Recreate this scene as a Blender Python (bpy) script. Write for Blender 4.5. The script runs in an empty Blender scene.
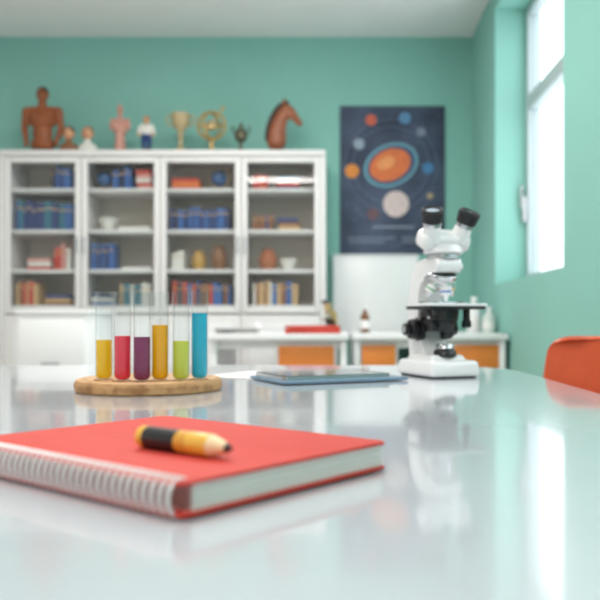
import bpy, bmesh, math, random
from mathutils import Vector, Matrix
random.seed(7)
scene = bpy.context.scene
try:
    scene.view_settings.view_transform = 'Standard'
    scene.view_settings.look = 'None'
except Exception: pass

# ---------------------------------------------------------------- materials
def lin(c):
    return tuple(((v/255)/12.92 if v/255 <= .04045 else (((v/255)+.055)/1.055)**2.4) for v in c)
MATS = {}
def mat(name, rgb, rough=.5, metal=0, coat=0, var=.04, scale=30, bump=0, spec=.5, coatr=.05):
    if name in MATS: return MATS[name]
    m = bpy.data.materials.new(name); m.use_nodes = True
    nt = m.node_tree; p = nt.nodes['Principled BSDF']
    c = lin(rgb)
    tc = nt.nodes.new('ShaderNodeTexCoord'); n = nt.nodes.new('ShaderNodeTexNoise')
    n.inputs['Scale'].default_value = scale; n.inputs['Detail'].default_value = 3
    nt.links.new(tc.outputs['Object'], n.inputs['Vector'])
    r = nt.nodes.new('ShaderNodeValToRGB')
    r.color_ramp.elements[0].color = tuple(max(0, v*(1-var)) for v in c)+(1,)
    r.color_ramp.elements[1].color = tuple(min(1, v*(1+var)) for v in c)+(1,)
    r.color_ramp.elements[0].position = .3; r.color_ramp.elements[1].position = .7
    nt.links.new(n.outputs['Fac'], r.inputs['Fac']); nt.links.new(r.outputs['Color'], p.inputs['Base Color'])
    p.inputs['Roughness'].default_value = rough; p.inputs['Metallic'].default_value = metal
    p.inputs['Coat Weight'].default_value = coat; p.inputs['Coat Roughness'].default_value = coatr
    p.inputs['Specular IOR Level'].default_value = spec
    if bump:
        b = nt.nodes.new('ShaderNodeBump'); b.inputs['Strength'].default_value = bump; b.inputs['Distance'].default_value = .002
        nt.links.new(n.outputs['Fac'], b.inputs['Height']); nt.links.new(b.outputs['Normal'], p.inputs['Normal'])
    MATS[name] = m; return m

def glass(name, tint=(1,1,1), k=.5, base=.03):
    m = bpy.data.materials.new(name); m.use_nodes = True; nt = m.node_tree; nt.nodes.clear()
    o = nt.nodes.new('ShaderNodeOutputMaterial'); t = nt.nodes.new('ShaderNodeBsdfTransparent'); g = nt.nodes.new('ShaderNodeBsdfGlossy')
    g.inputs['Roughness'].default_value = .03; t.inputs['Color'].default_value = tint+(1,)
    f = nt.nodes.new('ShaderNodeLayerWeight'); f.inputs['Blend'].default_value = .5
    pw = nt.nodes.new('ShaderNodeMath'); pw.operation = 'POWER'; pw.inputs[1].default_value = 4
    a = nt.nodes.new('ShaderNodeMath'); a.operation = 'MULTIPLY_ADD'; a.inputs[1].default_value = k; a.inputs[2].default_value = base
    mx = nt.nodes.new('ShaderNodeMixShader')
    nt.links.new(f.outputs['Facing'], pw.inputs[0]); nt.links.new(pw.outputs[0], a.inputs[0]); nt.links.new(a.outputs[0], mx.inputs[0])
    nt.links.new(t.outputs[0], mx.inputs[1]); nt.links.new(g.outputs[0], mx.inputs[2]); nt.links.new(mx.outputs[0], o.inputs[0])
    return m
def liquid(name, rgb):
    m = bpy.data.materials.new(name); m.use_nodes = True; nt = m.node_tree; nt.nodes.clear()
    c = lin(rgb)+(1,)
    o = nt.nodes.new('ShaderNodeOutputMaterial'); t = nt.nodes.new('ShaderNodeBsdfTransparent'); d = nt.nodes.new('ShaderNodeBsdfTranslucent'); e = nt.nodes.new('ShaderNodeBsdfDiffuse')
    t.inputs['Color'].default_value = tuple(min(1, v**.4) for v in c[:3])+(1,); d.inputs['Color'].default_value = c; e.inputs['Color'].default_value = c
    m1 = nt.nodes.new('ShaderNodeMixShader'); m1.inputs[0].default_value = .7
    m2 = nt.nodes.new('ShaderNodeMixShader'); m2.inputs[0].default_value = .62
    nt.links.new(d.outputs[0], m1.inputs[1]); nt.links.new(e.outputs[0], m1.inputs[2])
    nt.links.new(t.outputs[0], m2.inputs[1]); nt.links.new(m1.outputs[0], m2.inputs[2]); nt.links.new(m2.outputs[0], o.inputs[0])
    return m
def wood(name, c1, c2, scale=8, rough=.5):
    m = bpy.data.materials.new(name); m.use_nodes = True; nt = m.node_tree; p = nt.nodes['Principled BSDF']
    tc = nt.nodes.new('ShaderNodeTexCoord'); w = nt.nodes.new('ShaderNodeTexWave')
    w.wave_type = 'RINGS'; w.rings_direction = 'Z'; w.inputs['Scale'].default_value = scale; w.inputs['Distortion'].default_value = 5; w.inputs['Detail'].default_value = 3
    r = nt.nodes.new('ShaderNodeValToRGB'); r.color_ramp.elements[0].color = lin(c1)+(1,); r.color_ramp.elements[1].color = lin(c2)+(1,)
    nt.links.new(tc.outputs['Object'], w.inputs['Vector']); nt.links.new(w.outputs['Fac'], r.inputs[0]); nt.links.new(r.outputs[0], p.inputs['Base Color'])
    p.inputs['Roughness'].default_value = rough
    return m

M_wall = mat('teal_paint', (140,197,185), .75, var=.02, scale=3, bump=.05)
M_wwall = mat('white_paint', (234,232,230), .8, var=.02, scale=3, bump=.05)
M_ceil = mat('ceiling_white', (246,245,244), .9, var=.01, scale=4)
M_floor = mat('vinyl_floor', (200,196,190), .35, var=.08, scale=14)
M_white = mat('white_lacquer', (240,240,240), .35, var=.01)
M_cream = mat('shelf_white', (234,232,230), .45, var=.02)
M_shelfback = mat('shelf_back', (226,218,206), .6, var=.03)
M_table = mat('table_gloss', (202,207,213), .14, var=.008, scale=4, spec=.55, coat=.7, coatr=.05)
M_metal = mat('brushed_steel', (190,192,195), .25, 1)
M_chrome = mat('chrome', (225,226,228), .1, 1)
M_black = mat('black_plastic', (22,23,25), .35)
M_rubber = mat('black_rubber', (26,27,30), .6)
M_scope = mat('microscope_enamel', (232,232,232), .25, coat=.4, var=.01)
M_orange = mat('orange_laminate', (226,132,54), .4)
M_chair = mat('orange_plastic', (220,92,52), .35)
M_glasspane = glass('window_glass', (.97,.99,1), .4, .02)
M_cabglass = glass('cabinet_glass', (.97,.98,.98), .4, .03)
M_tube = glass('tube_glass', (.98,.99,.99), .7, .03)
M_brown = mat('brown_resin', (150,82,44), .5, var=.25, scale=25)
M_horse = mat('chestnut_resin', (150,84,52), .4, var=.25, scale=20)
M_dark = mat('dark_brown', (60,36,26), .5)
M_pink = mat('pink_resin', (205,150,135), .5, var=.15, scale=30)
M_skin = mat('figurine_skin', (214,160,122), .5)
M_brass = mat('brass', (196,166,110), .35, .6)
M_beige = mat('beige_ceramic', (190,170,130), .5, .2)

# ---------------------------------------------------------------- builder
class B:
    def __init__(s): s.bm = bmesh.new(); s.mats = []
    def _mi(s, m):
        if m not in s.mats: s.mats.append(m)
        return s.mats.index(m)
    def add(s, bm, m, M=None, smooth=True):
        i = s._mi(m)
        if M is not None: bm.transform(M)
        bmesh.ops.recalc_face_normals(bm, faces=bm.faces)
        for f in bm.faces: f.material_index = i; f.smooth = smooth
        me = bpy.data.meshes.new('t'); bm.to_mesh(me); s.bm.from_mesh(me); bpy.data.meshes.remove(me); bm.free()
    def box(s, c, d, m, bev=0, seg=2, R=None, taper=1):
        bm = bmesh.new(); bmesh.ops.create_cube(bm, size=1)
        for v in bm.verts:
            k = taper if v.co.z > 0 else 1
            v.co = Vector((v.co.x*d[0]*k, v.co.y*d[1]*k, v.co.z*d[2]))
        if bev: bmesh.ops.bevel(bm, geom=bm.edges[:], offset=bev, segments=seg, profile=.5, affect='EDGES')
        M = Matrix.Translation(Vector(c))
        if R is not None: M = M @ R
        s.add(bm, m, M)
    def bb(s, x0,x1,y0,y1,z0,z1,m,bev=0):
        s.box(((x0+x1)/2,(y0+y1)/2,(z0+z1)/2),(x1-x0,y1-y0,z1-z0),m,bev)
    def lathe(s, prof, m, M=None, seg=32, closed=False):
        bm = bmesh.new(); rings = []
        for r, z in prof:
            if r < 1e-6: rings.append([bm.verts.new((0,0,z))])
            else: rings.append([bm.verts.new((r*math.cos(2*math.pi*i/seg), r*math.sin(2*math.pi*i/seg), z)) for i in range(seg)])
        prs = list(zip(rings, rings[1:]))
        if closed: prs.append((rings[-1], rings[0]))
        for a, b in prs:
            for i in range(seg):
                j = (i+1) % seg
                if len(a) == 1 and len(b) == 1: continue
                if len(a) == 1: bm.faces.new((a[0], b[i], b[j]))
                elif len(b) == 1: bm.faces.new((a[i], a[j], b[0]))
                else: bm.faces.new((a[i], a[j], b[j], b[i]))
        s.add(bm, m, M)
    def cyl(s, p0, p1, r0, m, r1=None, seg=28, bev=0.0):
        if r1 is None: r1 = r0
        p0 = Vector(p0); p1 = Vector(p1); L = (p1-p0).length
        q = (p1-p0).to_track_quat('Z','Y').to_matrix().to_4x4()
        b = min(bev, L*.45, r0*.5 if r0 else 0)
        prof = [(0,0)]
        prof += [(r0-b,0),(r0,b)] if b else [(r0,0)]
        prof += [(r1,L-b),(r1-b,L)] if b else [(r1,L)]
        prof += [(0,L)]
        s.lathe(prof, m, Matrix.Translation(p0) @ q, seg)
    def ell(s, c, r, m, R=None, seg=20):
        bm = bmesh.new(); bmesh.ops.create_uvsphere(bm, u_segments=seg, v_segments=max(8, seg*2//3), radius=1)
        if not hasattr(r, '__len__'): r = (r,r,r)
        M = Matrix.Translation(Vector(c)) @ (R if R is not None else Matrix()) @ Matrix.Diagonal((*r,1))
        s.add(bm, m, M)
    def torus(s, c, R_, r, m, Mr=None, seg=32, ms=8, sc=(1,1,1)):
        prof = [(R_+r*math.cos(2*math.pi*i/ms), r*math.sin(2*math.pi*i/ms)) for i in range(ms)]
        M = Matrix.Translation(Vector(c)) @ (Mr if Mr is not None else Matrix()) @ Matrix.Diagonal((*sc,1))
        s.lathe(prof, m, M, seg, closed=True)
    def pipe(s, pts, r, m, seg=10):
        pts = [Vector(p) for p in pts]
        bm = bmesh.new(); rings = []
        for i, p in enumerate(pts):
            t = (pts[min(i+1,len(pts)-1)]-pts[max(i-1,0)]).normalized()
            q = t.to_track_quat('Z','Y').to_matrix()
            rings.append([bm.verts.new(p+q@Vector((r*math.cos(2*math.pi*k/seg), r*math.sin(2*math.pi*k/seg),0))) for k in range(seg)])
        for a,b in zip(rings,rings[1:]):
            for k in range(seg): bm.faces.new((a[k],a[(k+1)%seg],b[(k+1)%seg],b[k]))
        bm.faces.new(rings[0]); bm.faces.new(rings[-1])
        s.add(bm, m)
    def prism(s, poly, t0, t1, m, axis='z', bev=0, seg=3, M=None):
        bm = bmesh.new()
        def P(a,b,t): return {'z':(a,b,t),'x':(t,a,b),'y':(a,t,b)}[axis]
        A = [bm.verts.new(P(a,b,t0)) for a,b in poly]; C = [bm.verts.new(P(a,b,t1)) for a,b in poly]
        f0 = bm.faces.new(A); f1 = bm.faces.new(C[::-1]); n = len(poly)
        for i in range(n): bm.faces.new((A[i],C[i],C[(i+1)%n],A[(i+1)%n]))
        if bev:
            es = [e for e in bm.edges if (e in f0.edges[:] or e in f1.edges[:])]
            bmesh.ops.bevel(bm, geom=es, offset=bev, segments=seg, profile=.5, affect='EDGES')
        s.add(bm, m, M)
    def organic(s, parts, m, voxel=.005, smooth=4, M=None):
        t = B()
        for p in parts:
            if p[0]=='c':
                _,p0,r0,p1,r1 = p
                t.ell(p0,r0,m); t.ell(p1,r1,m); t.cyl(p0,p1,r0,m,r1,seg=20)
            else: t.ell(p[1],p[2],m)
        me = bpy.data.meshes.new('tmp'); t.bm.to_mesh(me); t.bm.free()
        o = bpy.data.objects.new('tmp', me); scene.collection.objects.link(o)
        md = o.modifiers.new('r','REMESH'); md.mode='VOXEL'; md.voxel_size=voxel; md.use_smooth_shade=True
        sm = o.modifiers.new('s','SMOOTH'); sm.iterations=smooth; sm.factor=.5
        dg = bpy.context.evaluated_depsgraph_get(); dg.update()
        me2 = bpy.data.meshes.new_from_object(o.evaluated_get(dg))
        bm = bmesh.new(); bm.from_mesh(me2)
        bpy.data.objects.remove(o); bpy.data.meshes.remove(me); bpy.data.meshes.remove(me2)
        s.add(bm, m, M)
    def done(s, name, loc=(0,0,0), rz=0, scale=1, ang=35):
        me = bpy.data.meshes.new(name); s.bm.to_mesh(me); s.bm.free()
        for m in s.mats: me.materials.append(m)
        try: me.set_sharp_from_angle(angle=math.radians(ang))
        except Exception: pass
        o = bpy.data.objects.new(name, me); scene.collection.objects.link(o)
        o.location = loc; o.rotation_euler = (0,0,rz); o.scale = (scale,)*3
        return o
def rrect(x0,x1,y0,y1,r,n=10):
    out=[]
    for cx,cy,a0 in ((x1-r,y1-r,0),(x0+r,y1-r,90),(x0+r,y0+r,180),(x1-r,y0+r,270)):
        for i in range(n+1):
            a=math.radians(a0+90*i/n); out.append((cx+r*math.cos(a),cy+r*math.sin(a)))
    return out
def RX(d): return Matrix.Rotation(math.radians(d),4,'X')
def RY(d): return Matrix.Rotation(math.radians(d),4,'Y')
def RZ(d): return Matrix.Rotation(math.radians(d),4,'Z')
def spline(pts, n=6):
    out=[]; P=[pts[0]]+list(pts)+[pts[-1]]
    for i in range(1,len(P)-2):
        for k in range(n):
            t=k/n; a,b,c,d=[Vector(q) for q in P[i-1:i+3]]
            out.append(tuple(.5*((2*b)+(c-a)*t+(2*a-5*b+4*c-d)*t*t+(3*b-a-3*c+d)*t**3)))
    out.append(tuple(pts[-1])); return out

# ---------------------------------------------------------------- room
XL,XR,YB,YF,H = -2.7,.87,5.2,-2.0,2.72
b=B(); b.bb(XL-.15,XR+.25,YF-.15,YB+.15,-.1,0,M_floor); b.done('floor')
b=B(); b.bb(XL-.15,XR+.25,YF-.15,YB+.15,H,H+.12,M_ceil); b.done('ceiling')
b=B(); b.bb(XL-.15,XR+.25,YB,YB+.15,0,H,M_wall); b.done('wall_back')
b=B(); b.bb(XL-.15,XL,YF,YB,0,H,M_wwall); b.done('wall_left')
b=B(); b.bb(XL-.15,XR+.25,YF-.15,YF,0,H,M_wwall); b.done('wall_front')
W=[(.9,2.3),(3.09,4.43)]; Z0,Z1=1.08,2.6  # nearer opening is an unseen window, added for side key light
b=B(); ys=[YF]+[v for w in W for v in w]+[YB]
for i in range(0,len(ys),2): b.bb(XR,XR+.25,ys[i],ys[i+1],0,H,M_wall)
for y0,y1 in W:
    b.bb(XR,XR+.25,y0,y1,0,Z0,M_wall); b.bb(XR,XR+.25,y0,y1,Z1,H,M_wall)
b.done('wall_right')
M_frame=mat('window_frame_paint',(190,204,206),.4,var=.01)
for k,(y0,y1) in enumerate(W):
    b=B(); x0,x1=XR+.17,XR+.23; e=.001; t=.05
    b.bb(x0,x1,y0+e,y0+t,Z0+e,Z1-e,M_frame,.004); b.bb(x0,x1,y1-t,y1-e,Z0+e,Z1-e,M_frame,.004)
    b.bb(x0,x1,y0+t,y1-t,Z0+e,Z0+t,M_frame,.004); b.bb(x0,x1,y0+t,y1-t,Z1-t,Z1-e,M_frame,.004)
    b.bb(x0,x1,y0+t,y1-t,2.03,2.11,M_frame,.004)
    ym=y0+.42; b.bb(x0+.003,x1-.003,ym-.03,ym+.03,Z0+t,2.03,M_frame,.004); b.bb(x0+.003,x1-.003,ym-.03,ym+.03,2.11,Z1-t,M_frame,.004)
    b.bb(x0+.028,x0+.034,y0+t,y1-t,Z0+t,Z1-t,M_glasspane)
    b.bb(x0-.03,x0,y1-.035,y1-.015,1.42,1.56,M_metal,.005); b.cyl((x0-.03,y1-.025,1.50),(x0-.03,y1-.025,1.62),.008,M_metal)
    b.done('window_%d'%(k+1))
b=B(); b.bb(XL,XR,YB-.015,YB,0,.09,M_white,.003); b.done('baseboard_back')
b=B(); b.bb(XL,XL+.015,YF,YB-.016,0,.09,M_white,.003); b.done('baseboard_left')
b=B(); b.bb(XR-.015,XR,YF,YB-.016,0,.09,M_white,.003); b.done('baseboard_right')

# ---------------------------------------------------------------- table
b=B(); b.prism(rrect(-1.15,.46,-.4,2.3,.27,16),.715,.75,M_table,'z',.006,3)
b.prism(rrect(-1.02,.33,-.28,2.16,.1,6),.65,.7149,M_white)
for x in (-.95,.25):
    for y in (-.2,2.08): b.cyl((x,y,0),(x,y,.65),.022,M_metal,.026)
b.done('classroom_table')
T=.75

# ---------------------------------------------------------------- spiral notebook
M_red=mat('red_cover',(204,66,56),.6,var=.03,scale=60,bump=.05,spec=.3)
M_paper=mat('paper',(240,238,234),.8,var=.02)
M_wire=mat('white_wire',(234,232,232),.35,.1)
M_shadow=mat('spine_shade',(168,124,120),.9)  # darker colour paints the shade between the coil wires
b=B(); w,l=.230,.297
b.prism(rrect(0,w,0,l,.008,5),0,.0022,M_red,'z',.0006,2)
for i in range(9):
    z=.0024+i*.002; o=random.uniform(0,.0012)
    b.bb(.0135,w-.004-o,.003+o,l-.003,z,z+.0019,M_paper)
b.bb(.012,.0133,.006,l-.006,.0023,.0206,M_shadow)  # added strip, stands in for shade behind the coil
b.prism(rrect(0,w,0,l,.008,5),.0207,.0232,M_red,'z',.0006,2)
n=34
for i in range(n):
    y=.009+i*(l-.018)/(n-1)
    b.torus((.0065,y,.0117),.0108,.0015,M_wire,RZ(6)@RX(90)@Matrix.Diagonal((1,1.14,1,1)),24,8)
ang=math.atan2(.78,.625)
b.done('spiral_notebook',(-.1006,.512,T+.0022),ang)

# ---------------------------------------------------------------- pencil
M_y=mat('yellow_paint',(228,180,66),.35,coat=.3); M_wd=mat('pencil_wood',(240,214,170),.6)
b=B(); r=.0090
Q=RY(90)@Matrix.Diagonal((1,1,.82,1))
b.lathe([(0,0),(r*.8,0),(r,.002),(r,.011)],M_y,Q,24)
b.lathe([(r*1.01,.011),(r*1.01,.058)],M_black,Q,24)
b.lathe([(r,.058),(r,.074)],mat('yellow_dark',(208,154,50),.35),Q,24)
b.lathe([(r*1.0,.074),(r,.098),(r*.96,.102)],M_y,Q,24)
b.lathe([(r*.96,.102),(r*.42,.121)],M_wd,Q,24)
b.lathe([(r*.42,.121),(.0008,.128),(0,.128)],M_dark,Q,24)
p0=Vector((-.161,.658)); p1=Vector((-.079,.594))
b.done('pencil',(p0.x,p0.y,T+.0022+.0232+r*1.01),math.atan2(p1.y-p0.y,p1.x-p0.x))

# ---------------------------------------------------------------- test tubes + wooden stand
Wd=wood('light_wood',(184,140,94),(210,168,122),14); Bk=wood('wood_rim',(150,106,66),(194,150,102),30,.7)
cx,cy,R0=-.35,1.485,.133
b=B(); prof=[(0,0),(R0-.004,0),(R0,.004),(R0+.001,.012),(R0-.002,.0205)]
b.lathe(prof,Bk,seg=64); b.lathe([(R0-.002,.0205),(R0-.005,.023),(0,.023)],Wd,seg=64)
tubes=[(104,1.425,(255,216,40),340),(122.5,1.40,(250,76,100),336),(142,1.39,(150,44,104),337),(160,1.41,(255,200,20),325),(181,1.415,(222,230,90),341),(199.5,1.44,(36,196,222),313)]
tr=.0152
for px,d,_,_ in tubes:
    b.torus((( px-338)*d/800-cx,d-cy,.023),tr+.0018,.001,Bk,seg=28)
b.done('wooden_tube_stand',(cx,cy,T))
zt=T+.0235
for k,(px,d,c,ly) in enumerate(tubes):
    b=B(); Ht=.88+(320-292)*d/800-zt; ro=tr; ri=tr-.0013
    outer=[(0,0),(ro*.55,.0008),(ro*.85,.003),(ro,.008),(ro,Ht-.002),(ro+.0006,Ht),(ri,Ht),(ri,.0085),(ri*.82,.0045),(ri*.5,.0024),(0,.002)]
    b.lathe(outer,M_tube,seg=36)
    zl=.88+(320-ly)*d/800-zt; rl=ri-.0002
    b.lathe([(0,.0022),(rl*.5,.0026),(rl*.82,.0047),(rl,.0088),(rl,zl),(0,zl)],liquid('liquid_%d'%k,c),seg=36)
    b.done('test_tube',((px-338)*d/800,d,zt))

# ---------------------------------------------------------------- tablet, folio
M_blue=mat('blue_grey_cover',(112,138,160),.4); M_screen=mat('tablet_screen',(96,108,118),.1,coat=.5); M_bez=mat('tablet_bezel',(60,68,76),.25)
b=B()
for i in range(2): b.box((0,0,.0006+i*.0011),(.21,.297,.001),M_paper,R=RZ(i*2))
b.done('paper_sheets',(-.135,1.84,T),math.radians(60))
b=B(); b.prism(rrect(-.145,.145,-.105,.105,.012),0,.005,M_blue,'z',.001,2); b.done('folio_case',(-.022,1.74,T+.0024),math.radians(26))
b=B(); b.prism(rrect(-.125,.125,-.087,.087,.012),0,.007,M_metal,'z',.0015,2)
b.prism(rrect(-.124,.124,-.086,.086,.011),.007,.0076,M_bez); b.bb(-.108,.108,-.074,.074,.0076,.0079,M_screen)
b.cyl((.116,0,.0076),(.116,0,.008),.004,M_black); b.done('tablet_computer',(-.035,1.745,T+.0076),math.radians(26))

# ---------------------------------------------------------------- microscope
def microscope(name, loc, rz, scale=1, body=M_scope, dark=M_black):
    b=B()
    b.box((0,.022,.0205),(.128,.18,.035),body,.009,4,taper=.93)
    b.box((0,.03,.042),(.095,.13,.016),body,.006,3,taper=.86)
    b.box((0,.022,.003),(.112,.16,.006),M_rubber,.002)
    b.prism(spline([(.1,.03),(.108,.09),(.108,.17),(.094,.232),(.055,.266),(.0,.272),(-.034,.266),(-.038,.248),(-.03,.238),(.0,.236),(.035,.225),(.055,.195),(.06,.15),(.054,.1),(.03,.06),(.01,.04)],5),-.032,.032,body,'x',.009,4)
    # head
    b.cyl((0,-.003,.268),(0,-.003,.280),.037,M_metal,bev=.002)
    b.cyl((0,-.003,.280),(0,-.003,.300),.046,body,.042,bev=.004)
    b.box((0,-.004,.312),(.124,.056,.044),body,.016,4,R=RX(24))
    for s in (-1,1):
        a=Vector((s*.034,-.010,.308)); c=Vector((s*.042,-.028,.346)); d=(c-a).normalized()
        b.cyl(a,c,.0235,body,.0195,bev=.002); b.cyl(c-d*.004,c+d*.004,.021,M_metal)
        b.cyl(c+d*.003,c+d*.032,.0225,M_rubber,.026,bev=.003)
        e=c+d*.0321; q=Matrix.Translation(e)@d.to_track_quat('Z','Y').to_matrix().to_4x4()
        b.torus((0,0,0),.0215,.0038,M_rubber,q,28,8)
        b.lathe([(0,.0012),(.008,.001),(.0145,0),(.0145,-.001)],mat('eyepiece_lens',(170,186,200),.05,.3,coat=1),q,24)
    # nosepiece and objectives
    N=Vector((0,-.003,.236)); ax=Vector((0,.30,-1)).normalized()
    b.cyl(N,N+ax*.012,.035,M_metal,.033,bev=.002); b.cyl(N+ax*.012,N+ax*.020,.031,body,.026,bev=.002)
    bas=N+ax*.016
    for k,(az,Ln,col) in enumerate(((-90,.050,(60,110,200)),(0,.040,(220,180,40)),(180,.044,(60,150,80)),(90,.03,(200,60,50)))):
        a=math.radians(az); out=Vector((math.cos(a),math.sin(a),0))
        dr=(ax+out*.5).normalized()
        if az==-90: dr=Vector((0,-.05,-1)).normalized()
        s0=bas+out*.015
        b.cyl(s0,s0+dr*.014,.0135,M_chrome,bev=.001); b.cyl(s0+dr*.014,s0+dr*Ln*.72,.0118,M_chrome if k%2 else body,bev=.001)
        b.cyl(s0+dr*Ln*.5,s0+dr*Ln*.58,.0121,mat('ring_%d'%k,col,.4)); b.cyl(s0+dr*Ln*.72,s0+dr*Ln,.009,M_chrome,.0045)
    # stage
    b.box((0,-.014,.157),(.142,.118,.007),dark,.002); b.box((0,-.014,.1635),(.148,.122,.006),body,.002)
    b.box((0,-.016,.1672),(.076,.026,.0012),mat('slide_glass',(205,220,225),.1),.0002)
    b.box((.0,.016,.169),(.10,.012,.006),M_metal,.001); b.box((-.046,-.004,.169),(.008,.04,.005),M_metal,.001); b.box((.046,-.004,.169),(.008,.04,.005),M_metal,.001)
    b.cyl((.052,-.02,.155),(.052,-.02,.118),.008,dark,bev=.001); b.cyl((.052,-.02,.128),(.052,-.02,.112),.011,dark,bev=.001)
    b.box((0,.04,.138),(.05,.05,.034),dark,.005)
    # condenser
    b.cyl((0,-.012,.154),(0,-.012,.128),.032,dark,.030,bev=.002); b.cyl((0,-.012,.128),(0,-.012,.108),.025,dark,.020,bev=.002)
    b.box((0,.016,.116),(.066,.06,.026),dark,.003); b.cyl((-.02,-.015,.135),(-.052,-.03,.135),.0035,M_metal)
    b.cyl((0,-.012,.045),(0,-.012,.062),.027,dark,.025,bev=.003); b.cyl((0,-.012,.062),(0,-.012,.075),.021,M_metal,.019,bev=.002)
    b.cyl((0,-.012,.075),(0,-.012,.0765),.015,mat('lamp_glass',(225,235,240),.1))
    # knobs
    for s in (-1,1):
        b.cyl((s*.024,.058,.108),(s*.036,.058,.108),.028,dark,bev=.002); b.cyl((s*.036,.058,.108),(s*.056,.058,.108),.0235,dark,bev=.003)
        b.cyl((s*.056,.058,.108),(s*.069,.058,.108),.0145,dark,bev=.002); b.cyl((s*.069,.058,.108),(s*.070,.058,.108),.009,M_metal)
        b.torus((s*.046,.058,.108),.0235,.0012,M_rubber,RY(90),28,6)
    b.cyl((0,.06,.272),(0,.06,.276),.006,dark)
    return b.done(name,loc,rz,scale)
microscope('microscope',(.240,1.84,T+.0005),math.radians(22),1.0)

# ---------------------------------------------------------------- orange chair
b=B(); S=M_chair
prof=spline([(-.36,.455),(-.30,.45),(-.18,.437),(-.06,.44),(.0,.47),(.025,.56),(.04,.68),(.06,.80),(.066,.840)],6)
bm=bmesh.new(); rows=[]; n=14
for i,(x,z) in enumerate(prof):
    t=i/(len(prof)-1); row=[]
    hw=.20 if t<.6 else .20-.02*(t-.6)/.4
    if t>.86: hw*= math.sqrt(max(0,1-((t-.86)/.14)**2*.55))
    if t<.1: hw*= math.sqrt(1-((.1-t)/.1)**2*.4)
    for k in range(n+1):
        u=-1+2*k/n; dz=.035*u*u if t<.55 else 0; dx=-.05*u*u if t>=.55 else -.05*u*u*max(0,(t-.3)/.25)
        row.append(bm.verts.new((x+dx,u*hw,z+dz*(1-t))))
    rows.append(row)
for a,c in zip(rows,rows[1:]):
    for k in range(n): bm.faces.new((a[k],a[k+1],c[k+1],c[k]))
bmesh.ops.recalc_face_normals(bm,faces=bm.faces)
bmesh.ops.solidify(bm,geom=bm.faces[:],thickness=.009)
b.add(bm,S)
for s in (-1,1):
    b.pipe(spline([(-.34,s*.19,.012),(-.29,s*.17,.40),(-.22,s*.14,.425),(-.10,s*.14,.425),(-.03,s*.16,.40),(.06,s*.19,.012)],6),.011,M_metal)
    for x in (-.34,.06): b.cyl((x,s*.19,0),(x,s*.19,.02),.014,M_rubber)
b.pipe([(-.2,-.14,.425),(-.2,.14,.425)],.01,M_metal); b.pipe([(-.08,-.14,.425),(-.08,.14,.425)],.01,M_metal)
b.done('school_chair',(.645,1.90,0),math.radians(38))

# ---------------------------------------------------------------- bookshelf
fx=[-2.005,-1.542,-1.068,-.582,-.105]; FY=4.80; BY=5.18; TOP=1.90
zs=[.95,1.165,1.405,1.655]
b=B(); t=.02
b.bb(fx[0]-.01,fx[-1]+.01,BY-.012,BY,.0,TOP,M_shelfback)
for i,x in enumerate(fx): b.bb(x-t/2,x+t/2,FY+.022,BY-.012,.08,TOP-.03,M_cream,.002)
b.bb(fx[0]-.03,fx[-1]+.03,FY-.01,BY,TOP-.035,TOP,M_cream,.004)
b.bb(fx[0]-.01,fx[-1]+.01,FY+.02,BY,0,.08,M_cream)
for z in [.08]+zs+[.55]:
    for i in range(4): b.bb(fx[i]+t/2,fx[i+1]-t/2,FY+.03,BY-.012,z,z+.02,M_cream,.002)
for i in range(4):
    x0,x1=fx[i]+.003,fx[i+1]-.003; s=.034; z0,z1=.92,TOP-.04
    b.bb(x0,x0+s,FY,FY+.02,z0,z1,M_cream,.003); b.bb(x1-s,x1,FY,FY+.02,z0,z1,M_cream,.003)
    b.bb(x0+s,x1-s,FY,FY+.02,z1-s,z1,M_cream,.003); b.bb(x0+s,x1-s,FY,FY+.02,z0,z0+s,M_cream,.003)
    b.bb(x0+s,x1-s,FY+.008,FY+.011,z0+s,z1-s,M_cabglass)
    b.bb(x0,x1,FY,FY+.02,.09,.91,M_cream,.003); b.bb(x0+.05,x1-.05,FY-.004,FY,.14,.86,M_white,.002)
    hx=x1-.018 if i%2==0 else x0+.018
    b.cyl((hx,FY-.02,1.28),(hx,FY-.02,1.38),.005,M_metal); b.cyl((hx,FY,1.29),(hx,FY-.02,1.29),.004,M_metal); b.cyl((hx,FY,1.37),(hx,FY-.02,1.37),.004,M_metal)
b.bb(fx[-1]+.001,fx[-1]+.03,FY+.0,BY,0,TOP-.035,M_cream,.002)
b.bb(fx[0]-.03,fx[0]-.001,FY+.0,BY,0,TOP-.035,M_cream,.002)
b.done('bookcase')

pal={'navy':(44,66,118),'blue':(60,106,170),'teal':(56,122,140),'red':(198,66,52),'pink':(220,160,150),'white':(228,226,218),'brown':(140,92,60),'tan':(204,170,124),'dk':(54,56,72),'or':(226,128,60)}
PM={k:mat('book_'+k,v,.55) for k,v in pal.items()}
b=B(); yb=FY+.055
def books(x0,x1,z,hmax,cols,lean=False):
    x=x0
    while x<x1-.012:
        w=random.uniform(.014,.032); h=hmax*random.uniform(.8,1); d=random.uniform(.13,.17)
        c=PM[random.choice(cols)]
        yy=yb+random.uniform(0,.02)
        if x+w>x1: break
        b.box((x+w/2,yy+d/2,z+h/2),(w-.001,d,h),c,.0015,1)
        b.box((x+w/2,yy+d/2+.001,z+h/2+.0012),(w*.75,d-.004,h),M_paper)
        b.box((x+w/2,yy-.0004,z+h*.75),(w*.9,.001,h*.06),PM['tan'])
        x+=w
def flat(x0,x1,z,n,cols):
    zz=z
    for i in range(n):
        h=random.uniform(.016,.028); o=random.uniform(-.01,.01)
        b.box(((x0+x1)/2+o,yb+.09,zz+h/2),(x1-x0,.16,h),PM[cols[i%len(cols)]],.002,1); zz+=h
X=lambda px:(px-338)*4.87/800
Z=[v+.0205 for v in zs]
books(X(52),X(72),Z[3],.15,['navy','dk','blue'])
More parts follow.
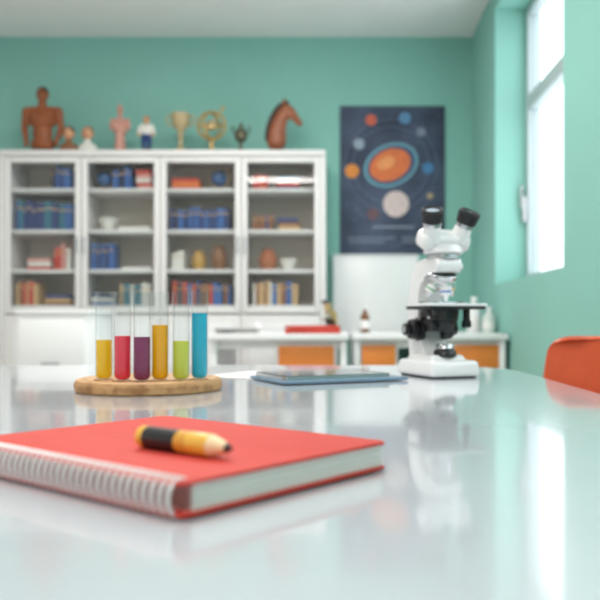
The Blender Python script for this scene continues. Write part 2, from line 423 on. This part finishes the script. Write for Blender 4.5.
books(X(17),X(73),Z[2],.19,['navy','blue','navy','teal'])
flat(X(27),X(50),Z[1],3,['red','white','pink']); books(X(54),X(72),Z[1],.16,['pink','white','red'])
books(X(17),X(40),Z[0],.15,['tan','brown','red']); flat(X(45),X(70),Z[0],3,['brown','tan','navy'])
books(X(113),X(135),Z[3],.14,['navy','blue','dk']); flat(X(137),X(152),Z[3],5,['pink','red','white'])
books(X(91),X(115),Z[1],.17,['navy','dk','blue']); flat(X(92),X(112),Z[0],3,['blue','white','navy'])
books(X(120),X(152),Z[0],.14,['white','tan','teal'])
books(X(170),X(233),Z[2],.145,['navy','blue','navy','blue','dk'])
books(X(173),X(232),Z[0],.15,['navy','red','blue','brown','dk'])
books(X(253),X(275),Z[2],.10,['navy','brown','dk']); flat(X(278),X(299),Z[2],3,['tan','brown','navy'])
books(X(253),X(269),Z[3],.09,['red','or']); flat(X(277),X(299),Z[3],4,['navy','red','white','teal'])
books(X(172),X(184),Z[1],.12,['white','tan'])
flat(X(173),X(200),Z[3],3,['red','or'])
books(X(253),X(298),Z[0],.15,['tan','white','blue','brown'])
flat(X(118),X(150),Z[2],1,['white']); flat(X(120),X(150),Z[1],1,['white'])
b.done('shelf_books')

def globe(name,loc,r,col):
    b=B(); 
    b.lathe([(0,0),(r*.6,0),(r*.6,r*.08),(r*.12,r*.2),(r*.1,r*.5),(0,r*.5)],M_brass,seg=24)
    b.ell((0,0,r*1.5),r,mat(name+'_ocean',col,.3,var=.6,scale=14),seg=24)
    b.torus((0,0,r*1.5),r*1.1,r*.05,M_brass,RX(90),28,6); b.cyl((0,0,r*.4),(0,0,r*.55),r*.08,M_brass)
    return b.done(name,loc)
globe('desk_globe',(X(101),yb+.09,Z[3]),.05,(70,110,160))
globe('desk_globe',(X(217),yb+.09,Z[3]),.052,(50,120,190))
def vase(name,loc,prof,m):
    b=B(); b.lathe(prof,m,seg=28); return b.done(name,loc)
def pot(h,r): return [(0,0),(r*.6,0),(r*.95,h*.3),(r,h*.55),(r*.6,h*.88),(r*.7,h),(r*.6,h),(r*.5,h*.88),(r*.8,h*.5),(0,h*.1)]
vase('clay_pot',(X(267),yb+.09,Z[1]),pot(.13,.06),mat('terracotta',(168,100,64),.7))
vase('ceramic_bowl',(X(288),yb+.08,Z[1]),[(0,0),(.03,0),(.05,.04),(.055,.07),(.05,.07),(.03,.02),(0,.015)],PM['white'])
vase('ceramic_jar',(X(197),yb+.09,Z[1]),pot(.12,.045),mat('ochre_glaze',(190,150,80),.4))
vase('ceramic_jar',(X(217),yb+.10,Z[1]),pot(.15,.05),mat('brown_glaze',(140,100,70),.4))
vase('ceramic_bowl',(X(105),yb+.09,Z[2]),[(0,0),(.03,0),(.05,.04),(.06,.08),(.055,.08),(.03,.02),(0,.015)],PM['white'])

# ---------------------------------------------------------------- figures on the bookcase
PY=FY+.08
XP=lambda px:(px-338)*PY/800
def torso(name,px,h,m,hair=None,arms=True,base=True,width=1):
    P=[('e',(0,0,.045),(.07,.046,.05)),('c',(0,0,.05),.046,(0,0,.12),.048),('e',(0,0,.11),(.058,.042,.06)),('e',(0,.0,.19),(.082,.052,.065)),
       ('e',(-.036,-.034,.205),(.036,.022,.026)),('e',(.036,-.034,.205),(.036,.022,.026)),
       ('c',(-.06,0,.243),.026,(.06,0,.243),.026),('c',(0,0,.24),.034,(0,-.003,.29),.023),
       ('e',(0,-.006,.335),(.031,.036,.043)),('e',(0,-.010,.315),(.024,.030,.028)),('c',(0,-.04,.338),.004,(0,-.047,.325),.006),
       ('e',(-.033,0,.333),(.006,.009,.013)),('e',(.033,0,.333),(.006,.009,.013))]
    for s in (-1,1):
        P.append(('e',(s*.09,0,.235),(.03,.03,.032)))
        if arms:
            P+= [('c',(s*.093,0,.23),.026,(s*.108,.004,.14),.019),('c',(s*.108,.004,.14),.02,(s*.088,-.02,.06),.013),('e',(s*.086,-.026,.045),(.012,.018,.022))]
        else: P.append(('c',(s*.09,0,.23),.026,(s*.098,0,.20),.024))
    b=B(); b.organic(P,m,.0045,4,Matrix.Diagonal((width,1,1,1)))
    for s in (-1,1):
        b.ell((s*.012*width,-.040,.343),(.005,.003,.003),M_dark,seg=10)
    b.ell((0,-.0405,.312),(.010,.003,.0025),M_dark,seg=10)
    if hair: b.ell((0,.004,.350),(.034*width,.037,.036),hair)
    if base: b.cyl((0,0,-.014),(0,0,.012),.07,M_dark,.06,bev=.003)
    return b.done(name,(XP(px),PY+.06,TOP+.0145*h/.39),0,h/.39)
torso('anatomical_torso_model',39,.41,M_brown,M_dark)
torso('skin_torso_model',117.5,.31,M_pink,None,arms=False,width=.66)
def bust(name,px,h,cloth,hair):
    b=B(); P=[('e',(0,0,.03),(.05,.032,.03)),('c',(0,0,.04),.02,(0,0,.075),.016)]
    b.organic(P,cloth,.003,3)
    b.organic([('c',(0,0,.065),.014,(0,0,.08),.014),('e',(0,-.002,.107),(.027,.03,.034)),('c',(0,-.03,.108),.003,(0,-.035,.1),.005),('e',(-.028,0,.105),(.005,.007,.01)),('e',(.028,0,.105),(.005,.007,.01))],M_skin,.0028,2)
    b.ell((0,.006,.117),(.029,.031,.030),hair)
    for s in (-1,1): b.ell((s*.010,-.030,.112),(.004,.003,.003),M_dark,seg=8)
    b.ell((0,-.030,.091),(.008,.003,.002),PM['red'],seg=8)
    b.cyl((0,0,0),(0,0,.014),.04,M_dark,.034,bev=.002)
    return b.done(name,(XP(px),PY+.05,TOP+.0005),0,h/.147)
bust('portrait_bust',66,.175,PM['brown'],M_dark); bust('portrait_bust',85,.175,PM['white'],PM['brown'])
b=B()
b.organic([('c',(-.014,0,.03),.011,(-.017,0,.085),.015),('c',(.014,0,.03),.011,(.017,0,.085),.015),('e',(0,0,.1),(.03,.022,.025))],PM['navy'],.003,3)
b.organic([('e',(0,0,.135),(.033,.022,.035)),('c',(-.033,0,.158),.011,(-.044,-.004,.122),.009),('c',(.033,0,.158),.011,(.044,-.004,.122),.009),('c',(-.03,0,.158),.013,(.03,0,.158),.013)],PM['white'],.003,3)
b.organic([('c',(0,0,.16),.009,(0,0,.178),.009),('e',(0,-.001,.197),(.018,.019,.022)),('c',(0,-.018,.197),.003,(0,-.022,.193),.004),('c',(-.044,-.004,.122),.007,(-.036,-.02,.1),.006),('c',(.044,-.004,.122),.007,(.036,-.02,.1),.006)],M_skin,.0028,2)
b.ell((0,.004,.204),(.019,.019,.019),PM['brown'])
for s in (-1,1):
    b.ell((s*.007,-.019,.2),(.003,.002,.002),M_dark,seg=8); b.ell((s*.015,-.006,.024),(.012,.019,.01),M_dark)
b.cyl((0,0,0),(0,0,.016),.04,M_dark,.036,bev=.002)
b.done('standing_figurine',(XP(144.5),PY+.05,TOP+.0005),0,1.08)
b=B(); b.lathe([(0,0),(.045,0),(.045,.02),(.03,.03),(.012,.04),(.010,.09),(.02,.105),(.012,.12),(.025,.14),(.05,.18),(.055,.23),(.050,.23),(.044,.18),(.015,.145),(0,.14)],M_beige,seg=28)
for s in (-1,1): b.pipe(spline([(s*.05,0,.22),(s*.078,0,.215),(s*.075,0,.18),(s*.042,0,.16)],6),.005,M_beige)
b.done('trophy_cup',(XP(179),PY+.05,TOP+.0005),0,1.08)
b=B(); b.lathe([(0,0),(.05,0),(.05,.014),(.014,.03),(.01,.07),(.018,.08),(0,.085)],M_brass,seg=28)
b.torus((0,0,.16),.075,.008,M_brass,RX(90),40,8); b.torus((0,0,.16),.068,.007,M_brass,RX(90)@RY(60),40,8); b.torus((0,0,.16),.062,.007,M_brass,RX(20),40,8)
b.ell((0,0,.16),.03,M_beige); b.cyl((-.05,0,.10),(.06,0,.25),.005,M_brass); b.ell((.062,0,.255),.012,M_brass)
b.done('armillary_sphere',(XP(210),PY+.06,TOP+.0005),0,1.12)
b=B(); b.lathe([(0,0),(.04,0),(.04,.012),(.012,.025),(.010,.07),(.035,.09),(.042,.12),(.03,.15),(.012,.165),(.01,.19),(0,.195)],mat('bronze_patina',(96,94,76),.4,.5),seg=28)
b.pipe(spline([(-.035,0,.13),(-.055,0,.15),(-.045,0,.175)],5),.005,MATS['bronze_patina']); b.pipe(spline([(.035,0,.13),(.055,0,.15),(.045,0,.175)],5),.005,MATS['bronze_patina'])
b.done('bronze_urn',(XP(240),PY+.05,TOP+.0005))
# horse head
b=B(); sq=Matrix.Translation((0,0,.052))@Matrix.Diagonal((1,.62,1,1))
ch=[(-.045,.03,.060),(-.042,.08,.056),(-.030,.14,.048),(-.008,.195,.042),(.014,.232,.036)]
P=[]
for (x0,z0,r0),(x1,z1,r1) in zip(ch,ch[1:]): P.append(('c',(x0,0,z0),r0,(x1,0,z1),r1))
hd=[(.014,.238,.034),(.040,.216,.034),(.070,.184,.025),(.090,.160,.020),(.100,.148,.021)]
for (x0,z0,r0),(x1,z1,r1) in zip(hd,hd[1:]): P.append(('c',(x0,0,z0),r0,(x1,0,z1),r1))
P.append(('e',(.030,0,.200),(.032,.034,.032)))
P+= [('e',(.108,.014,.155),(.007,.008,.007)),('e',(.108,-.014,.155),(.007,.008,.007))]
b.organic(P,M_horse,.0045,4,sq)
for s in (-1,1):
    b.cyl((.002,s*.016,.312),(.006,s*.021,.356),.012,M_horse,.002,seg=14); b.ell((.046,s*.020,.282),(.007,.004,.006),M_black,seg=10)
    b.ell((.112,s*.010,.206),(.004,.003,.005),M_black,seg=8)
mn=spline([(.012,.274),(-.022,.258),(-.054,.222),(-.084,.165),(-.102,.10),(-.106,.05)],3)
b.organic([('c',(x0+.004,0,z0-.002),.018,(x1+.004,0,z1-.002),.018) for (x0,z0),(x1,z1) in zip(mn,mn[1:])]+[('c',(.012,0,.272),.012,(.032,0,.256),.007)],M_dark,.0045,2,Matrix.Translation((0,0,.052))@Matrix.Diagonal((1,1.2,1,1)))
b.box((-.042,0,.012),(.15,.10,.024),M_dark,.003)
b.done('horse_head_bust',(XP(283),PY+.06,TOP+.0005),0,.98)

# ---------------------------------------------------------------- space poster
def starmat():
    m=bpy.data.materials.new('space_print'); m.use_nodes=True; nt=m.node_tree; p=nt.nodes['Principled BSDF']; p.inputs['Roughness'].default_value=.6
    tc=nt.nodes.new('ShaderNodeTexCoord'); v=nt.nodes.new('ShaderNodeTexVoronoi'); v.inputs['Scale'].default_value=30
    r=nt.nodes.new('ShaderNodeValToRGB'); r.color_ramp.elements[0].color=(.6,.65,.75,1); r.color_ramp.elements[1].color=(0,0,0,1); r.color_ramp.elements[1].position=.12
    n=nt.nodes.new('ShaderNodeTexNoise'); n.inputs['Scale'].default_value=4; r2=nt.nodes.new('ShaderNodeValToRGB')
    r2.color_ramp.elements[0].color=lin((44,54,76))+(1,); r2.color_ramp.elements[1].color=lin((76,88,114))+(1,); r2.color_ramp.elements[0].position=.35; r2.color_ramp.elements[1].position=.7
    a=nt.nodes.new('ShaderNodeMix'); a.data_type='RGBA'; a.blend_type='ADD'; a.inputs[0].default_value=1
    nt.links.new(tc.outputs['Object'],v.inputs['Vector']); nt.links.new(tc.outputs['Object'],n.inputs['Vector'])
    nt.links.new(v.outputs['Distance'],r.inputs[0]); nt.links.new(n.outputs['Fac'],r2.inputs[0])
    nt.links.new(r2.outputs[0],a.inputs[6]); nt.links.new(r.outputs[0],a.inputs[7]); nt.links.new(a.outputs[2],p.inputs['Base Color']); return m
PYw=5.19; k=PYw/800
b=B(); pc=(392.5,180)
w=105*k; h=148*k
b.box((0,0,0),(w,.008,h),starmat(),.001,1)
def pl(px,py,r,c,sx=1,rot=0,lay=1):
    bm=bmesh.new(); bmesh.ops.create_circle(bm,cap_ends=True,segments=40,radius=1)
    M=Matrix.Translation(((px-pc[0])*k,-.004-.0004*lay,(pc[1]-py)*k))@RY(rot)@Matrix.Diagonal((r*sx*k,1,r*k,1))@RX(90)
    b.add(bm,mat('print_%d_%d_%d'%c,c,.6,var=.12,scale=40),M)
def orbit(px,py,R_,sx,rot,c=(150,165,190),th=.5,lay=1):
    M=RY(rot)@Matrix.Diagonal((sx,1,1,1))@RX(90)
    bm=bmesh.new(); n=72; A=[];C=[]
    for i in range(n):
        a=2*math.pi*i/n; A.append(bm.verts.new((math.cos(a)*(R_-th)*k,math.sin(a)*(R_-th)*k,0))); C.append(bm.verts.new((math.cos(a)*(R_+th)*k,math.sin(a)*(R_+th)*k,0)))
    for i in range(n): bm.faces.new((A[i],C[i],C[(i+1)%n],A[(i+1)%n]))
    b.add(bm,mat('print_%d_%d_%d'%c,c,.6),Matrix.Translation(((px-pc[0])*k,-.004-.0004*lay,(pc[1]-py)*k))@M)
orbit(391,165,46,1,0,(100,115,145),.3); orbit(391,165,38,1,0,(100,115,145),.3)
pl(391,165,21,(110,166,184),1.34,-24,2); pl(391,165,18.5,(60,78,112),1.36,-24,3); pl(390,165,15.5,(226,118,66),1.38,-24,4); pl(386,163,6,(240,156,96),1.6,-24,5)
pl(371,120,5.5,(206,96,70),1,0,2); pl(405,118,6,(90,140,180),1,0,2); pl(352,171,7,(226,140,60),1,0,2); pl(421,132,4.5,(130,140,160),1,0,2)
pl(396,204,13,(220,200,196),1,0,2); pl(428,168,5.5,(70,130,180),1,0,2); pl(359,144,5.5,(150,165,180),1,0,2); pl(373,214,6,(110,80,86),1,0,2); pl(430,196,3,(180,160,120),1,0,2)
for i,(x0,x1) in enumerate(((372,414),(348,395),(348,385),(402,438),(402,430))):
    y=(227,238,242,238,242)[i]; b.box((((x0+x1)/2-pc[0])*k,-.0045,(pc[1]-y)*k),((x1-x0)*k,.0006,(1.6 if i==0 else .9)*k),mat('print_text',(150,160,175),.6))
b.done('space_poster',((pc[0]-338)*k,5.194,.88+(320-pc[1])*k))

# white board panel below the poster
k2=5.15/800
b=B(); x0,x1=(335-338)*k2,(417-338)*k2; z0,z1=.88+(320-333)*k2,.88+(320-256)*k2
b.bb(x0,x1,5.165,5.199,z0,z1,mat('whiteboard',(250,250,250),.2,var=.005),.003); 
for a in ((x0-.012,x0),(x1,x1+.012)): b.bb(a[0],a[1],5.155,5.199,z0-.012,z1+.012,M_white,.003)
b.bb(x0,x1,5.155,5.199,z1,z1+.012,M_white,.003); b.bb(x0,x1,5.13,5.199,z0-.012,z0,M_white,.003)
b.done('whiteboard')

# ---------------------------------------------------------------- lab benches
def bench(name,x0,x1,y0,y1,zt,fronts):
    b=B(); b.bb(x0,x1,y0,y1,zt-.03,zt,M_white,.004)
    b.bb(x0+.01,x0+.04,y0+.02,y1-.02,0,zt-.03,M_white,.003); b.bb(x1-.04,x1-.01,y0+.02,y1-.02,0,zt-.03,M_white,.003)
    b.bb(x0+.04,x1-.04,y0+.05,y0+.07,zt-.07,zt-.03,M_white); b.bb(x0+.04,x1-.04,y0+.06,y1-.03,.06,.08,M_white)
    for a,c in fronts:
        b.bb(a-.015,c+.015,y0+.045,y1-.03,.08,zt-.035,M_white,.003)
        nz=3; hh=(zt-.05-.1)/nz
        for i in range(nz):
            z=.1+i*hh; b.bb(a,c,y0+.025,y0+.0449,z+.006,z+hh-.006,M_orange,.003)
            b.cyl(((a+c)/2-.05,y0+.008,z+hh*.4),((a+c)/2+.05,y0+.008,z+hh*.4),.005,M_metal)
            for s in (-.04,.04): b.cyl(((a+c)/2+s,y0+.026,z+hh*.4),((a+c)/2+s,y0+.008,z+hh*.4),.003,M_metal)
    return b.done(name)
b1=3.7/800; bench('lab_bench',(207-338)*b1,(349-338)*b1,3.7,4.5,.815,[((278-338)*b1,(334-338)*b1)])
b2=4.0/800; bench('lab_bench',(352-338)*b2,.852,4.0,5.12,.81,[((362-338)*b2,(396-338)*b2),((455-338)*b2,(500-338)*b2)])
b=B()
for i,(c,s) in enumerate((('red',.26),('red',.24))): b.box((0,0,.010+i*.019),(s,.18,.018),PM[c],.002,1,R=RZ(i*6)); 
b.done('textbook_stack',((312-338)*3.85/800,3.87,.8155),.1)
b=B(); 
for i in range(5): b.box((0,0,.002+i*.004),(.2,.15,.0035),PM['white' if i%2 else 'dk'],R=RZ(i*5-8))
b.done('magazine_stack',((236-338)*3.9/800,3.95,.8155),.2)
microscope('brass_microscope',((328-338)*4.2/800,4.2,.8165),math.radians(-60),.44,M_brass,M_dark)
def bottle(px,d,h,r,m,z,name='reagent_bottle'):
    b=B(); b.lathe([(0,0),(r*.92,0),(r,.006),(r,h*.6),(r*.4,h*.78),(r*.36,h*.86),(0,h*.86)],m,seg=24); b.cyl((0,0,h*.86),(0,0,h),r*.45,M_white,bev=.002); b.cyl((0,0,h*.15),(0,0,h*.45),r*1.01,M_paper)
    b.done(name,((px-338)*d/800,d,z))
bottle(365,4.4,.15,.025,mat('amber',(120,80,50),.2),.8105); bottle(474,4.5,.2,.04,M_white,.8105); bottle(489,4.35,.14,.035,mat('pale_plastic',(214,220,214),.3),.8105)
bottle(258,4.1,.06,.02,M_white,.8155)

# white storage cabinet
M_cab=mat('cabinet_white',(248,248,248),.3,var=.005)
d=3.5; b=B(); xa,xb=(17-338)*d/800,(88-338)*d/800; zc=.925
b.bb(xa,xb,d,d+.42,.04,zc-.02,M_cab,.004); b.bb(xa-.006,xb+.006,d-.012,d+.425,zc-.02,zc,M_cab,.003)
for i in range(3):
    z=.07+i*.275; b.bb(xa+.012,xb-.012,d-.012,d-.0005,z,z+.262,M_cab,.003); b.cyl(((xa+xb)/2-.04,d-.028,z+.07),((xa+xb)/2+.04,d-.028,z+.07),.005,M_metal)
    for s in (-.03,.03): b.cyl(((xa+xb)/2+s,d-.028,z+.07),((xa+xb)/2+s,d-.01,z+.07),.003,M_metal)
for x in (xa+.03,xb-.03):
    for y in (d+.03,d+.39): b.cyl((x,y,0),(x,y,.04),.018,M_rubber)
b.done('storage_cabinet')

# ---------------------------------------------------------------- added fill lamps, window daylight
M_em=bpy.data.materials.new('fill_diffuser'); M_em.use_nodes=True; pe=M_em.node_tree.nodes['Principled BSDF']; pe.inputs['Emission Color'].default_value=(1,.98,.95,1); pe.inputs['Emission Strength'].default_value=2
for (x,y,pw) in ((-.6,-.6,30),(-.6,1.3,22),(-.6,3.2,34)):  # unseen ceiling fixtures, added to fill the room with light
    b=B(); b.box((0,0,-.02),(1.3,.34,.04),M_white,.004); b.box((0,0,-.042),(1.24,.28,.004),M_em); b.done('fill_lamp',(x,y,H))
    L=bpy.data.lights.new('fill_light','AREA'); L.shape='RECTANGLE'; L.size=1.2; L.size_y=.26; L.energy=pw; L.color=(1,.955,.92)
    o=bpy.data.objects.new('fill_light',L); o.location=(x,y,H-.05); scene.collection.objects.link(o)
for k,(y0,y1) in enumerate(W):
    L=bpy.data.lights.new('window_portal','AREA'); L.shape='RECTANGLE'; L.size=Z1-Z0; L.size_y=y1-y0; L.cycles.is_portal=True
    o=bpy.data.objects.new('window_portal',L); o.location=(XR+.26,(y0+y1)/2,(Z0+Z1)/2); o.rotation_euler=(0,math.radians(90),0); scene.collection.objects.link(o)
w=bpy.data.worlds.new('daylight'); scene.world=w; w.use_nodes=True
bg=w.node_tree.nodes['Background']; bg.inputs[0].default_value=(.95,.97,1,1); bg.inputs[1].default_value=3.1

# ---------------------------------------------------------------- camera
cam=bpy.data.cameras.new('camera'); co=bpy.data.objects.new('camera',cam); scene.collection.objects.link(co)
co.location=(0,0,.88); co.rotation_euler=(math.radians(90),0,0)
cam.sensor_width=36; cam.lens=48; cam.shift_x=-38/600; cam.shift_y=20/600; cam.clip_start=.02
cam.dof.use_dof=True; cam.dof.focus_distance=1.10; cam.dof.aperture_fstop=4.8
scene.camera=co
